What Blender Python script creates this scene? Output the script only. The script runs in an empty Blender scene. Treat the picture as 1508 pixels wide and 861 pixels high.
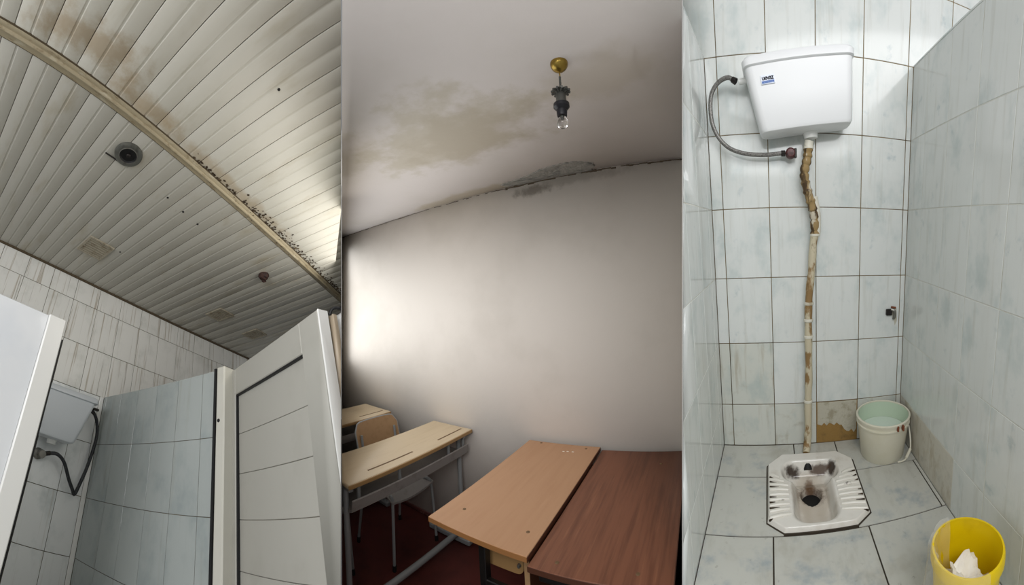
import bpy, bmesh, math, random
from mathutils import Matrix, Vector
random.seed(7)
SC = bpy.context.scene
COL = SC.collection
PI = math.pi

# ------------------------------------------------------------------ camera, world, lights, exposure
F = 530.0                                   # pixels per radian of the cylindrical panorama (frame 1508 x 861)
HALF = 251.0 / F                            # half opening angle of the middle bay
cd = bpy.data.cameras.new('camera'); cam = bpy.data.objects.new('camera', cd); COL.objects.link(cam)
cd.type = 'PANO'; cd.panorama_type = 'CENTRAL_CYLINDRICAL'
cd.central_cylindrical_range_u_min = -754.0 / F
cd.central_cylindrical_range_u_max = 754.0 / F
cd.central_cylindrical_range_v_min = -430.5 / F
cd.central_cylindrical_range_v_max = 430.5 / F
cd.central_cylindrical_radius = 1.0
cd.clip_start = 0.01; cd.clip_end = 100
cam.location = (0, 0, 0); cam.rotation_euler = (PI / 2, 0, 0)
SC.camera = cam

SC.view_settings.view_transform = 'Standard'
SC.view_settings.look = 'None'
SC.view_settings.gamma = 1.0
SC.view_settings.use_curve_mapping = False
SC.view_settings.exposure = 0.0

w = bpy.data.worlds.new('overcast_daylight'); SC.world = w; w.use_nodes = True
w.node_tree.nodes['Background'].inputs[0].default_value = (0.95, 0.97, 1.0, 1)
w.node_tree.nodes['Background'].inputs[1].default_value = 0.30

def area(name, loc, target, sx, sy, power, col=(1, 1, 1)):
    l = bpy.data.lights.new(name, 'AREA'); l.shape = 'RECTANGLE'; l.size = sx; l.size_y = sy
    l.energy = power; l.color = col
    o = bpy.data.objects.new(name, l); COL.objects.link(o)
    o.location = loc
    o.rotation_euler = (Vector(target) - Vector(loc)).to_track_quat('-Z', 'Y').to_euler()
    return o
def on_divider(sign, r, z, off):            # a point beside one of the dividing walls
    a = sign * HALF
    return Vector((math.sin(a) * r + math.cos(a) * off, math.cos(a) * r - math.sin(a) * off, z))
area('classroom_assumed_light', on_divider(-1, 2.4, -0.12, 0.03), on_divider(-1, 2.4, -0.12, 1.0), 2.2, 1.1, 13, (0.93, 0.97, 1.0))  # added area light for assumed daylight from the left; no window is built
area('washroom_assumed_light', on_divider(-1, 1.7, 0.25, -0.03), on_divider(-1, 1.7, 0.4, -1.0), 1.2, 0.6, 5, (1.0, 0.97, 0.91))  # assumed light from the right, a bare area light added beside the divider
area('front_fill_light', (-0.2, -1.3, 1.15), (0.3, 1.1, -0.1), 2.0, 1.2, 48, (0.99, 0.99, 1.0))  # added soft fill from behind the camera for all three rooms
area('stall_fill_light', (-0.5, -0.45, 0.75), (1.9, 0.75, -0.1), 0.8, 0.7, 9, (0.97, 0.99, 1.0))  # added fill from behind left, brightens the stall's right partition

# ------------------------------------------------------------------ rooms: each is a plain rectangular room with its own pose
def pose(a, b, c, x, y, z):
    return Matrix.Translation((x, y, z)) @ Matrix.Rotation(c, 4, 'Z') @ Matrix.Rotation(b, 4, 'Y') @ Matrix.Rotation(a, 4, 'X')
ROOM = {
    'stall':  pose(0.17616, -0.02538, -0.72373, 1.26940, 1.18592, -0.72835),
    'wash':   pose(-0.37058, 0.41054, 1.57431, -2.43797, 3.95968, -1.21313),
    'class':  pose(0.013, -0.06, -0.525, 0.555, 1.982, -1.62),
}
MADE = []                                   # (object, room) of every mesh

# ------------------------------------------------------------------ materials
def lin(r, g, b):
    f = lambda v: (v / 255) / 12.92 if v / 255 <= 0.04045 else ((v / 255 + 0.055) / 1.055) ** 2.4
    return (f(r), f(g), f(b), 1.0)
MATS = {}
def mat(name, base, rough=0.5, layers=(), metallic=0.0, spec=0.5, bump=None, rnd=0.0, trans=0.0, alpha=1.0, coat=0.0, ior=1.45):
    m = bpy.data.materials.new(name); m.use_nodes = True; MATS[name] = m
    nt = m.node_tree; N = nt.nodes; L = nt.links
    bs = N['Principled BSDF']
    bs.inputs['Roughness'].default_value = rough; bs.inputs['Metallic'].default_value = metallic
    bs.inputs['Specular IOR Level'].default_value = spec; bs.inputs['IOR'].default_value = ior
    bs.inputs['Transmission Weight'].default_value = trans; bs.inputs['Alpha'].default_value = alpha
    bs.inputs['Coat Weight'].default_value = coat
    tc = N.new('ShaderNodeTexCoord'); raw = tc.outputs['Object']; vec = raw
    if rnd:
        oi = N.new('ShaderNodeObjectInfo')
        ml = N.new('ShaderNodeMath'); ml.operation = 'MULTIPLY'; ml.inputs[1].default_value = rnd
        L.new(oi.outputs['Random'], ml.inputs[0])
        ad = N.new('ShaderNodeVectorMath'); ad.operation = 'ADD'
        L.new(raw, ad.inputs[0]); L.new(ml.outputs[0], ad.inputs[1]); vec = ad.outputs[0]
    def noise(scale, detail, off=0.0, src=None):
        mp = N.new('ShaderNodeMapping')
        s = scale if isinstance(scale, (tuple, list)) else (scale,) * 3
        mp.inputs['Scale'].default_value = s; mp.inputs['Location'].default_value = (off, off * 1.7, off * .6)
        L.new(src or vec, mp.inputs[0])
        n = N.new('ShaderNodeTexNoise'); n.inputs['Scale'].default_value = 1.0; n.inputs['Detail'].default_value = detail
        n.inputs['Roughness'].default_value = 0.62
        L.new(mp.outputs[0], n.inputs['Vector']); return n.outputs['Fac']
    def ramp(src, lo, hi, amt):
        r = N.new('ShaderNodeMapRange'); r.interpolation_type = 'SMOOTHSTEP'
        r.inputs['From Min'].default_value = lo; r.inputs['From Max'].default_value = hi
        r.inputs['To Min'].default_value = 0; r.inputs['To Max'].default_value = amt
        L.new(src, r.inputs['Value']); return r.outputs[0]
    cur = None
    for i, ly in enumerate(layers):
        k = ly[0]
        if k == 'n':                        # ('n', colour, scale, lo, hi, amount)
            fac = ramp(noise(ly[2], 4.0, 3.1 * i + 1), ly[3], ly[4], ly[5])
        else:                               # ('b', colour, centre, radius, softness, wobble, wobble scale, amount)
            sb = N.new('ShaderNodeVectorMath'); sb.operation = 'SUBTRACT'; L.new(raw, sb.inputs[0]); sb.inputs[1].default_value = ly[2]
            dv = N.new('ShaderNodeVectorMath'); dv.operation = 'DIVIDE'; L.new(sb.outputs[0], dv.inputs[0]); dv.inputs[1].default_value = ly[3]
            ln = N.new('ShaderNodeVectorMath'); ln.operation = 'LENGTH'; L.new(dv.outputs[0], ln.inputs[0])
            nz = noise(ly[6], 5.0, 2.3 * i + 5, raw)
            a1 = N.new('ShaderNodeMath'); a1.operation = 'MULTIPLY_ADD'
            L.new(nz, a1.inputs[0]); a1.inputs[1].default_value = ly[5]; L.new(ln.outputs['Value'], a1.inputs[2])
            c = 1.0 + ly[5] * 0.5
            fac = ramp(a1.outputs[0], c, c - ly[4], ly[7])
        mx = N.new('ShaderNodeMix'); mx.data_type = 'RGBA'
        L.new(fac, mx.inputs[0]); mx.inputs[7].default_value = ly[1]
        if cur is None: mx.inputs[6].default_value = base
        else: L.new(cur, mx.inputs[6])
        cur = mx.outputs[2]
    if cur is None: bs.inputs['Base Color'].default_value = base
    else: L.new(cur, bs.inputs['Base Color'])
    if bump:
        b = N.new('ShaderNodeBump'); b.inputs['Strength'].default_value = bump[1]; b.inputs['Distance'].default_value = bump[2]
        L.new(noise(bump[0], 5.0, 9.0), b.inputs['Height']); L.new(b.outputs[0], bs.inputs['Normal'])
    return m

teal, brown, dirt = lin(150, 172, 170), lin(120, 96, 62), lin(96, 84, 62)
mat('stall_tile', lin(218, 221, 218), 0.1, [('n', lin(182, 194, 193), (7, 7, 5), .48, .75, .7), ('n', lin(186, 186, 176), (40, 40, 3), .5, .8, .45),
     ('n', lin(146, 166, 172), (14, 14, 12), .6, .8, .5)], rnd=40)
mat('stall_tile_dirty', lin(206, 208, 200), 0.25, [('n', lin(168, 182, 180), (7, 7, 5), .48, .75, .7), ('n', lin(150, 134, 102), (30, 30, 3), .54, .78, .5),
     ('n', lin(140, 126, 96), (12, 12, 14), .55, .78, .4)], rnd=40)
mat('stall_tile_stone', lin(206, 202, 190), 0.4, [('n', lin(164, 150, 122), (24, 24, 10), .46, .72, .6), ('n', lin(150, 150, 142), (12, 12, 14), .5, .75, .5)], rnd=40)
mat('floor_tile', lin(194, 194, 186), 0.28, [('n', lin(142, 154, 162), (9, 9, 9), .5, .75, .75), ('n', lin(160, 158, 146), (20, 6, 20), .5, .8, .5),
     ('n', lin(110, 104, 92), (45, 45, 45), .62, .8, .55), ('n', lin(150, 142, 124), (5, 5, 5), .5, .7, .4)], rnd=40)
mat('stall_grout', lin(132, 116, 86), 0.9, [('n', lin(70, 58, 40), 9, .45, .7, .8), ('n', lin(160, 152, 132), 5, .55, .75, .6)])
mat('pale_grout', lin(206, 206, 198), 0.9, [('n', lin(150, 140, 116), 7, .52, .75, .7)])
mat('floor_grout', lin(62, 54, 44), 0.9)
mat('wash_tile', lin(234, 236, 236), 0.16, [('n', lin(182, 190, 190), (6, 6, 5), .48, .75, .6), ('n', lin(150, 134, 108), (34, 34, 1.6), .58, .8, .35),
     ('n', lin(110, 98, 78), (60, 60, 1.5), .68, .82, .35)], rnd=40)
mat('wash_tile_upper', lin(232, 231, 226), 0.3, [('n', lin(198, 199, 192), (6, 6, 5), .48, .75, .6), ('n', lin(140, 118, 86), (48, 48, 1.2), .55, .68, .6),
     ('n', lin(90, 70, 44), (70, 70, 1.3), .62, .74, .6)], rnd=40)
mat('wash_partition_tile', lin(172, 178, 176), 0.1, [('n', lin(142, 153, 154), (5, 5, 4), .45, .75, .7), ('n', lin(150, 150, 138), (30, 30, 1.5), .55, .8, .5)], rnd=40)
mat('wash_grout', lin(84, 76, 60), 0.9, [('n', lin(130, 120, 98), 6, .5, .7, .7)])
mat('pvc_plank', lin(178, 175, 165), 0.38, [('n', lin(150, 138, 112), (9, 3, 9), .52, .75, .55), ('n', lin(130, 104, 66), (26, 12, 26), .66, .82, .6)], rnd=25)
mat('pvc_plank_stained', lin(190, 187, 176), 0.38, [('n', lin(158, 148, 124), (9, 3, 9), .52, .75, .4),
     ('b', lin(140, 116, 78), (-4.02, -1.40, 0), (.26, .11, 1), .8, 2.2, 12, .6), ('b', lin(150, 128, 94), (-3.72, -1.34, 0), (.25, .06, 1), .8, 1.8, 14, .6),
     ('b', lin(156, 136, 104), (-3.2, -1.32, 0), (.8, .05, 1), .9, 1.8, 16, .55), ('n', lin(120, 92, 52), (30, 14, 30), .7, .84, .5)])
mat('strip_beige', lin(166, 154, 128), 0.6, [('n', lin(112, 92, 60), (20, 60, 20), .52, .72, .7), ('n', lin(190, 182, 160), (14, 40, 14), .56, .72, .8)])
mat('grime', lin(52, 40, 26), 0.95, [('n', lin(130, 112, 84), 30, .5, .7, .7)])
mat('joint_brown', lin(88, 76, 58), 0.95)  # brown colour of the plank ceiling's joints and edges
mat('white_pvc', lin(238, 238, 235), 0.28)
mat('white_pvc_aged', lin(206, 204, 194), 0.35, [('n', lin(188, 184, 170), 4, .5, .75, .5)])
mat('beige_pvc', lin(176, 160, 138), 0.45)
mat('door_grey', lin(174, 172, 164), 0.42, [('n', lin(162, 159, 150), 5, .5, .75, .5)])
mat('gasket_black', lin(22, 22, 24), 0.5)
mat('pane_gloss', lin(238, 241, 245), 0.1, [('n', lin(222, 228, 236), 2.5, .5, .75, .5)], coat=.3)
mat('cistern_white', lin(232, 233, 234), 0.42)
mat('cistern_grey', lin(206, 211, 216), 0.28)
mat('hose_black', lin(34, 36, 40), 0.45, [('n', lin(96, 98, 100), (160, 160, 160), .55, .7, .6)])
mat('hose_braid', lin(128, 126, 122), 0.4, [('n', lin(70, 66, 62), (220, 220, 220), .48, .6, .8)], metallic=.35)
mat('metal_dull', lin(128, 126, 120), 0.4, [('n', lin(84, 76, 66), 30, .5, .7, .7)], metallic=.7)
mat('metal_dark', lin(44, 40, 38), 0.5, metallic=.5)
mat('rust_dark', lin(62, 40, 34), 0.75, [('n', lin(24, 16, 16), 60, .48, .65, .8)])
mat('lamp_ring', lin(112, 112, 106), 0.35, [('n', lin(70, 70, 62), 40, .5, .7, .6)], metallic=.6)
mat('black_void', lin(10, 9, 10), 0.6)
mat('vent_plastic', lin(168, 160, 142), 0.55, [('n', lin(120, 104, 78), 30, .5, .7, .6)])
mat('valve_red', lin(92, 52, 52), 0.45, [('n', lin(50, 40, 40), 60, .5, .65, .7)])
mat('pipe_white', lin(214, 210, 196), 0.45, [('n', lin(150, 126, 84), (30, 30, 9), .52, .7, .7)])
mat('pipe_wrap', lin(150, 126, 84), 0.75, [('n', lin(58, 40, 22), (50, 50, 12), .46, .6, .9), ('n', lin(206, 198, 178), (36, 36, 10), .56, .66, .9)], bump=((60, 60, 20), .8, .004))
mat('pipe_lower', lin(196, 186, 160), 0.6, [('n', lin(132, 98, 48), (20, 20, 9), .5, .6, .9), ('n', lin(84, 62, 34), (50, 50, 20), .6, .75, .8)], bump=(70, .5, .002))
mat('mortar', lin(150, 118, 66), 0.95, [('n', lin(112, 90, 56), 14, .45, .7, .8)], bump=(60, .8, .004))
mat('plaster_rest', lin(186, 182, 166), 0.9, [('n', lin(150, 142, 120), 22, .45, .7, .8)], bump=(60, .8, .003))
mat('ceramic', lin(226, 222, 214), 0.2, [('n', lin(196, 186, 172), 12, .5, .75, .5),
     ('b', lin(186, 172, 154), (-.01, 0, -.05), (.11, .2, .045), .5, .5, 20, .7), ('b', lin(74, 46, 22), (-.012, .012, -.05), (.075, .06, .12), .7, 1.0, 50, .95), ('b', lin(96, 62, 28), (-.012, .065, -.04), (.03, .06, .08), .6, .8, 60, .8),
     ('b', lin(44, 26, 14), (-.078, .122, -.01), (.045, .026, .05), .5, .8, 50, .95), ('b', lin(44, 26, 14), (.092, .122, -.01), (.028, .03, .05), .5, .8, 50, .95),
     ('b', lin(70, 42, 20), (.04, .132, -.02), (.06, .016, .05), .5, .9, 60, .85)], coat=.2)
mat('ceramic_ridge', lin(220, 216, 206), 0.3, [('n', lin(70, 58, 48), (18, 40, 18), .62, .74, .85)])
mat('bucket_white', lin(218, 214, 196), 0.35, [('n', lin(206, 200, 174), 5, .5, .75, .5)])
mat('bucket_inside', lin(196, 212, 190), 0.4)
mat('water', lin(214, 226, 214), 0.03, spec=.6)
mat('bucket_yellow', lin(232, 200, 10), 0.3, [('n', lin(206, 172, 12), 9, .5, .75, .5)])
mat('bag_film', lin(236, 234, 228), 0.2, trans=.0, alpha=.16)
mat('paper', lin(236, 230, 218), 0.8, bump=(40, .6, .004))
mat('rusty_clip', lin(124, 70, 44), 0.8)
mat('print_black', lin(26, 28, 40), 0.6)
mat('print_blue', lin(70, 104, 170), 0.5, [('n', lin(170, 190, 226), (300, 300, 300), .5, .62, .6)])
mat('sticker', lin(226, 232, 244), 0.4)
mat('class_wall', lin(217, 209, 200), 0.7, [('n', lin(202, 194, 184), 1.6, .45, .75, .6),
     ('b', lin(120, 110, 98), (-.33, 0, 2.27), (.2, 1, .045), .8, 1.8, 20, .7), ('b', lin(150, 140, 126), (-.05, 0, 2.29), (.4, 1, .04), .8, 1.5, 18, .4)], bump=(5, .15, .01))
mat('class_ceiling', lin(214, 207, 203), 0.75, [('n', lin(202, 196, 188), 1.8, .45, .75, .5),
     ('b', lin(184, 175, 155), (-.38, -.8, 2.324), (.50, .34, 1), .5, 1.8, 6, .68), ('b', lin(158, 144, 118), (-.3, -.72, 2.324), (.42, .26, 1), .6, 1.8, 9, .3),
     ('b', lin(184, 172, 150), (.33, -.82, 2.324), (.32, .16, 1), .7, 1.4, 6, .4), ('b', lin(182, 168, 138), (-.85, -.02, 2.324), (.5, .12, 1), .4, .9, 8, .55),
     ('b', lin(176, 168, 150), (-.9, -1.0, 2.324), (.25, .2, 1), .5, 1.2, 8, .5)], bump=(6, .2, .01))
mat('concrete', lin(134, 130, 122), 0.95, [('n', lin(96, 94, 90), 22, .42, .7, .8), ('n', lin(170, 166, 156), 60, .6, .75, .6)], bump=(40, 1.0, .01))
mat('crack_dark', lin(70, 58, 44), 0.95)
mat('class_floor', lin(112, 56, 50), 0.45, [('n', lin(86, 42, 38), 4, .45, .7, .8), ('n', lin(140, 100, 88), 40, .68, .8, .6)])
mat('baseboard_paint', lin(84, 46, 42), 0.5, [('n', lin(150, 120, 108), 20, .6, .75, .6)])
mat('beech_top', lin(178, 136, 102), 0.35, [('n', lin(166, 122, 88), (30, 2.5, 30), .42, .7, .4), ('n', lin(186, 145, 112), (60, 4, 60), .55, .75, .5)])
mat('beech_edge', lin(150, 104, 62), 0.4)
mat('walnut_top', lin(122, 76, 54), 0.4, [('n', lin(96, 56, 38), (40, 2.2, 40), .42, .68, .8), ('n', lin(146, 98, 70), (80, 3, 80), .56, .75, .6)])
mat('walnut_edge', lin(76, 44, 30), 0.45)
mat('maple_top', lin(198, 178, 148), 0.35, [('n', lin(186, 164, 132), (30, 3, 30), .45, .7, .5)])
mat('maple_edge', lin(158, 124, 82), 0.4)
mat('ply_seat', lin(166, 132, 96), 0.45, [('n', lin(148, 114, 80), (4, 30, 30), .45, .7, .5)])
mat('paint_grey', lin(150, 152, 152), 0.4, metallic=.2)
mat('tray_grey', lin(140, 134, 130), 0.5, [('n', lin(110, 104, 100), 14, .5, .7, .4)])
mat('paint_black', lin(18, 16, 16), 0.4)
mat('rubber_black', lin(14, 12, 12), 0.7)
mat('groove_dark', lin(104, 80, 54), 0.7)
mat('brass', lin(160, 134, 66), 0.28, [('n', lin(120, 92, 36), 30, .5, .7, .5)], metallic=.9)
mat('socket_black', lin(26, 26, 32), 0.35)
mat('socket_pewter', lin(92, 92, 88), 0.4, metallic=.6)
mat('bulb_glass', lin(240, 240, 240), 0.03, trans=1.0)
mat('divider_plaster', lin(200, 198, 192), 0.8)

# ------------------------------------------------------------------ mesh builder
class MB:
    def __init__(s): s.v, s.f, s.sm = [], [], []
    def add(s, vs, fs, smooth=False):
        b = len(s.v); s.v += [tuple(p) for p in vs]; s.f += [tuple(b + i for i in q) for q in fs]; s.sm += [smooth] * len(fs); return s
    def box(s, x0, x1, y0, y1, z0, z1):
        v = [(x, y, z) for x in (x0, x1) for y in (y0, y1) for z in (z0, z1)]
        return s.add(v, [(0, 1, 3, 2), (4, 6, 7, 5), (0, 4, 5, 1), (2, 3, 7, 6), (0, 2, 6, 4), (1, 5, 7, 3)])
    def cbox(s, x0, x1, y0, y1, z0, z1, b):                     # box with chamfered edges
        lo, hi = (min(x0, x1), min(y0, y1), min(z0, z1)), (max(x0, x1), max(y0, y1), max(z0, z1))
        b = min([b] + [(hi[i] - lo[i]) * .45 for i in range(3)])
        idx, vs = {}, []
        for sx in (0, 1):
            for sy in (0, 1):
                for sz in (0, 1):
                    c = (sx, sy, sz)
                    for a in range(3):
                        p = [(hi[i] if c[i] else lo[i]) if i == a else (hi[i] - b if c[i] else lo[i] + b) for i in range(3)]
                        idx[(c, a)] = len(vs); vs.append(p)
        fs = []
        for a in range(3):
            o1, o2 = [i for i in range(3) if i != a]
            for sg in (0, 1):
                q = []
                for (u, w_) in ((0, 0), (1, 0), (1, 1), (0, 1)):
                    c = [0, 0, 0]; c[a] = sg; c[o1] = u; c[o2] = w_; q.append(idx[(tuple(c), a)])
                fs.append(q)
        for a in range(3):                                      # edges run along axis a
            o1, o2 = [i for i in range(3) if i != a]
            for u in (0, 1):
                for w_ in (0, 1):
                    c0 = [0, 0, 0]; c0[o1] = u; c0[o2] = w_; c1 = list(c0); c1[a] = 1
                    fs.append([idx[(tuple(c0), o1)], idx[(tuple(c1), o1)], idx[(tuple(c1), o2)], idx[(tuple(c0), o2)]])
        for sx in (0, 1):
            for sy in (0, 1):
                for sz in (0, 1):
                    fs.append([idx[((sx, sy, sz), a)] for a in range(3)])
        return s.add(vs, fs)
    def tube(s, pts, r, n=10, cap=True, smooth=True):
        pts = [Vector(p) for p in pts]; m = len(pts)
        rs = r if isinstance(r, (list, tuple)) else [r] * m
        up = None; rings = []
        for i, p in enumerate(pts):
            t = (pts[min(i + 1, m - 1)] - pts[max(i - 1, 0)]).normalized()
            if up is None: up = t.orthogonal().normalized()
            up = (up - t * up.dot(t))
            up = up.normalized() if up.length > 1e-6 else t.orthogonal().normalized()
            bn = t.cross(up)
            rings.append([p + (up * math.cos(2 * PI * k / n) + bn * math.sin(2 * PI * k / n)) * rs[i] for k in range(n)])
        return s.loft(rings, cap, smooth)
    def loft(s, rings, cap=True, smooth=True):
        n = len(rings[0]); vs = [p for r in rings for p in r]; fs = []
        for i in range(len(rings) - 1):
            for k in range(n):
                fs.append((i * n + k, i * n + (k + 1) % n, (i + 1) * n + (k + 1) % n, (i + 1) * n + k))
        s.add(vs, fs, smooth)
        if cap:
            b = len(s.v) - len(vs)
            s.f.append(tuple(b + k for k in range(n))); s.sm.append(False)
            s.f.append(tuple(b + (len(rings) - 1) * n + k for k in range(n))); s.sm.append(False)
        return s
    def lathe(s, prof, n=32, c=(0, 0, 0), axis='z', cap=False):
        rings = []
        for (r, z) in prof:
            ring = []
            for k in range(n):
                a = 2 * PI * k / n; x, y = r * math.cos(a), r * math.sin(a)
                p = (x, y, z) if axis == 'z' else ((x, z, y) if axis == 'y' else (z, x, y))
                ring.append((p[0] + c[0], p[1] + c[1], p[2] + c[2]))
            rings.append(ring)
        return s.loft(rings, cap, True)
    def prism(s, poly, z0, z1, fn=None):
        n = len(poly); fn = fn or (lambda x, y, z: (x, y, z))
        vs = [fn(x, y, z0) for x, y in poly] + [fn(x, y, z1) for x, y in poly]
        fs = [tuple(range(n))[::-1], tuple(range(n, 2 * n))] + [(k, (k + 1) % n, n + (k + 1) % n, n + k) for k in range(n)]
        return s.add(vs, fs)
    def xf(s, fn): s.v = [tuple(fn(*p)) for p in s.v]; return s
    def build(s, name, m, parent=None, room=None, off=None, angle=35):
        me = bpy.data.meshes.new(name)
        vs = s.v if off is None else [(x - off[0], y - off[1], z - off[2]) for x, y, z in s.v]
        me.from_pydata(vs, [], s.f)
        for p, q in zip(me.polygons, s.sm): p.use_smooth = q
        bm = bmesh.new(); bm.from_mesh(me); bmesh.ops.recalc_face_normals(bm, faces=bm.faces); bm.to_mesh(me); bm.free()
        me.set_sharp_from_angle(angle=math.radians(angle))
        me.materials.append(MATS[m])
        o = bpy.data.objects.new(name, me); COL.objects.link(o)
        if parent is not None: o.parent = parent
        elif room: o.matrix_world = ROOM[room]
        MADE.append((o, room or (parent['room_key'] if parent is not None and 'room_key' in parent else None)))
        return o

def tag(o, label, cat, group=None, kind=None):
    o['label'] = label; o['category'] = cat
    if group: o['group'] = group
    if kind: o['kind'] = kind
    return o
RK = {}
def thing(name, room, loc, label, cat, rz=0.0, group=None, kind=None):
    o = bpy.data.objects.new(name, None); COL.objects.link(o); o.empty_display_size = .05
    o.matrix_world = ROOM[room] @ Matrix.Translation(loc) @ Matrix.Rotation(rz, 4, 'Z')
    RK[o] = room
    return tag(o, label, cat, group, kind)
def part(mb, name, m, parent, off=None, angle=35):
    o = mb.build(name, m, parent, RK.get(parent), off, angle); RK[o] = RK.get(parent)
    return o
def struct(mb, name, m, room, label, cat):
    o = mb.build(name, m, None, room); RK[o] = room
    return tag(o, label, cat, kind='structure')
def curve_pts(pts, n=6):                                        # Catmull-Rom through pts
    P = [Vector(p) for p in pts]; P = [P[0] * 2 - P[1]] + P + [P[-1] * 2 - P[-2]]; out = []
    for i in range(1, len(P) - 2):
        for k in range(n):
            t = k / n; a, b, c, d = P[i - 1], P[i], P[i + 1], P[i + 2]
            out.append(0.5 * ((2 * b) + (c - a) * t + (2 * a - 5 * b + 4 * c - d) * t * t + (3 * b - a - 3 * c + d) * t ** 3))
    out.append(P[-2]); return out
def rrect(hw, hd, r, z, cx=0.0, cy=0.0, n=5):                   # rounded rectangle ring
    out = []
    for qx, qy, a0 in ((1, 1, 0), (-1, 1, PI / 2), (-1, -1, PI), (1, -1, 1.5 * PI)):
        for k in range(n + 1):
            a = a0 + PI / 2 * k / n
            out.append((cx + qx * (hw - r) + r * math.cos(a), cy + qy * (hd - r) + r * math.sin(a), z))
    return out
G = 0.0016                                                      # half of a grout joint

# ================================================================== STALL WITH THE SQUAT TOILET (right)
X0, TW = -0.3497, 0.1986
XL, XR = -0.399, 0.4688
ROWS = [0.0] + [0.2109 + .3 * i for i in range(8)]
back = struct(MB().box(-1.3, 1.7, .0012, .12, -.05, 2.31), 'wall_back', 'stall_grout', 'stall', 'marbled tile back wall behind the white flush cistern', 'wall')
inner = [XL] + [X0 + TW * c for c in range(5)] + [XR]
upper = [X0 + TW * c for c in range(-4, 10)]
for j in range(len(ROWS) - 1):
    cols = inner if j < 6 else upper
    for i in range(len(cols) - 1):
        if j == 0 and abs(cols[i] - (X0 + 2 * TW)) < 1e-6: continue                     # the tile that has come away
        m = 'stall_tile_dirty' if j == 0 or (j < 2 and i < 2) else 'stall_tile'
        part(MB().cbox(cols[i] + G, cols[i + 1] - G, 0, .01, ROWS[j] + G, ROWS[j + 1] - G, .0012), 'tile', m, back)
ca, cb_ = X0 + 2 * TW, X0 + 3 * TW
mo = part(MB().box(ca, cb_, .0005, .01, 0, .209), 'bare_mortar', 'mortar', back); mo['label'] = 'bare brown mortar where a tile has fallen off'
jag = [(ca + .004, .2085), (ca + .004, .098)]
for k in range(15):
    x = ca + .012 + k * .0122
    jag.append((x, (.1 if k < 9 else .1 - .05 * min(1, (k - 8) / 4)) + random.uniform(-.014, .014)))
jag += [(cb_ - .004, .06), (cb_ - .004, .2085)]
pr = part(MB().prism(jag, -.002, .004, lambda x, y, z: (x, z, y)), 'plaster_rest', 'plaster_rest', back); pr['label'] = 'jagged grey-white plaster left above the bare mortar'

def side_wall(name, x, thick, ycuts, label, face):
    s = 1 if face > 0 else -1                                   # face > 0: tiles look towards +x
    wl = struct(MB().box(x - s * .0008, x - s * thick, ycuts[-1], -.001, -.05, ROWS[6] - .002), name, 'pale_grout', 'stall', label, 'wall')
    for i in range(len(ycuts) - 1):
        for j in range(6):
            m = 'stall_tile_stone' if (j == 0 and face < 0 and i < 3) else 'stall_tile'
            part(MB().cbox(x, x - s * .01, ycuts[i + 1] + G * .8, ycuts[i] - G * .8, ROWS[j] + G * .8, ROWS[j + 1] - G * .8, .0012), 'tile', m, wl)
        part(MB().cbox(x, x - s * thick, ycuts[i + 1] + G, ycuts[i] - G, ROWS[6], ROWS[6] + .008, .0012), 'cap_tile', 'stall_tile', wl)
    return wl
side_wall('wall_right', XR, .1, [0.0] + [.043 - TW * k for k in range(1, 8)], 'low tiled partition wall beside the white and yellow buckets', -1)
side_wall('wall_left', XL, .1, [0.0] + [-.1 - TW * k for k in range(0, 6)], 'low tiled partition wall left of the flush cistern', 1)

PAN = [(-.188, -.162), (-.127, -.094), (.127, -.094), (.188, -.158), (.186, -.466), (.13, -.51), (-.127, -.512), (-.186, -.466)]
fl = MB()
for bx in ((XL, XR, -.094, .0), (XL, XR, -1.7, -.512), (XL, -.188, -.512, -.094), (.188, XR, -.512, -.094)): fl.box(bx[0], bx[1], bx[2], bx[3], -.05, -.003)
floor = struct(fl, 'floor', 'floor_grout', 'stall', 'grey-blue marbled tile floor around the squat toilet', 'floor')
g = .0027
y1, y2, y3 = -.225, -.522, -.85
P = PAN
def ftile(poly): part(MB().prism(poly, -.02, 0), 'tile', 'floor_tile', floor)
def rect(xa, xb, ya, yb): return [(xa + g, ya + g), (xb - g, ya + g), (xb - g, yb - g), (xa + g, yb - g)]
ftile([(XL + g, -g), (XL + g, y1 + g), (-.19 - g, y1 + g), (-.19 - g, -.163), (-.128, -.094 + g), (-.065 - g, -.094 + g), (-.065 - g, -g)])
ftile([(-.065 + g, -g), (-.065 + g, -.094 + g), (.127, -.094 + g), (.134 - g, -.094 + g), (.134 - g, -g)])
ftile([(.134 + g, -g), (.134 + g, -.1), (.19 + g, -.158), (.19 + g, y1 + g), (XR - g, y1 + g), (XR - g, -g)])
ftile([(XL + g, y1 - g), (XL + g, y2 + g), (-.13, y2 + g), (-.13, -.514), (-.19, -.467), (-.19 - g, y1 - g)])
ftile([(.19 + g, y1 - g), (.189, -.467), (.132, -.513), (.132, y2 + g), (.452 - g, y2 + g), (.452 - g, y1 - g)])
ftile(rect(.452, XR, y2, y1))
for ya, yb in ((y3, y2), (-1.18, y3), (-1.5, -1.18)):
    for xa, xb in ((XL, -.165), (-.165, .165), (.165, XR)): ftile(rect(xa, xb, ya, yb))

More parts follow.
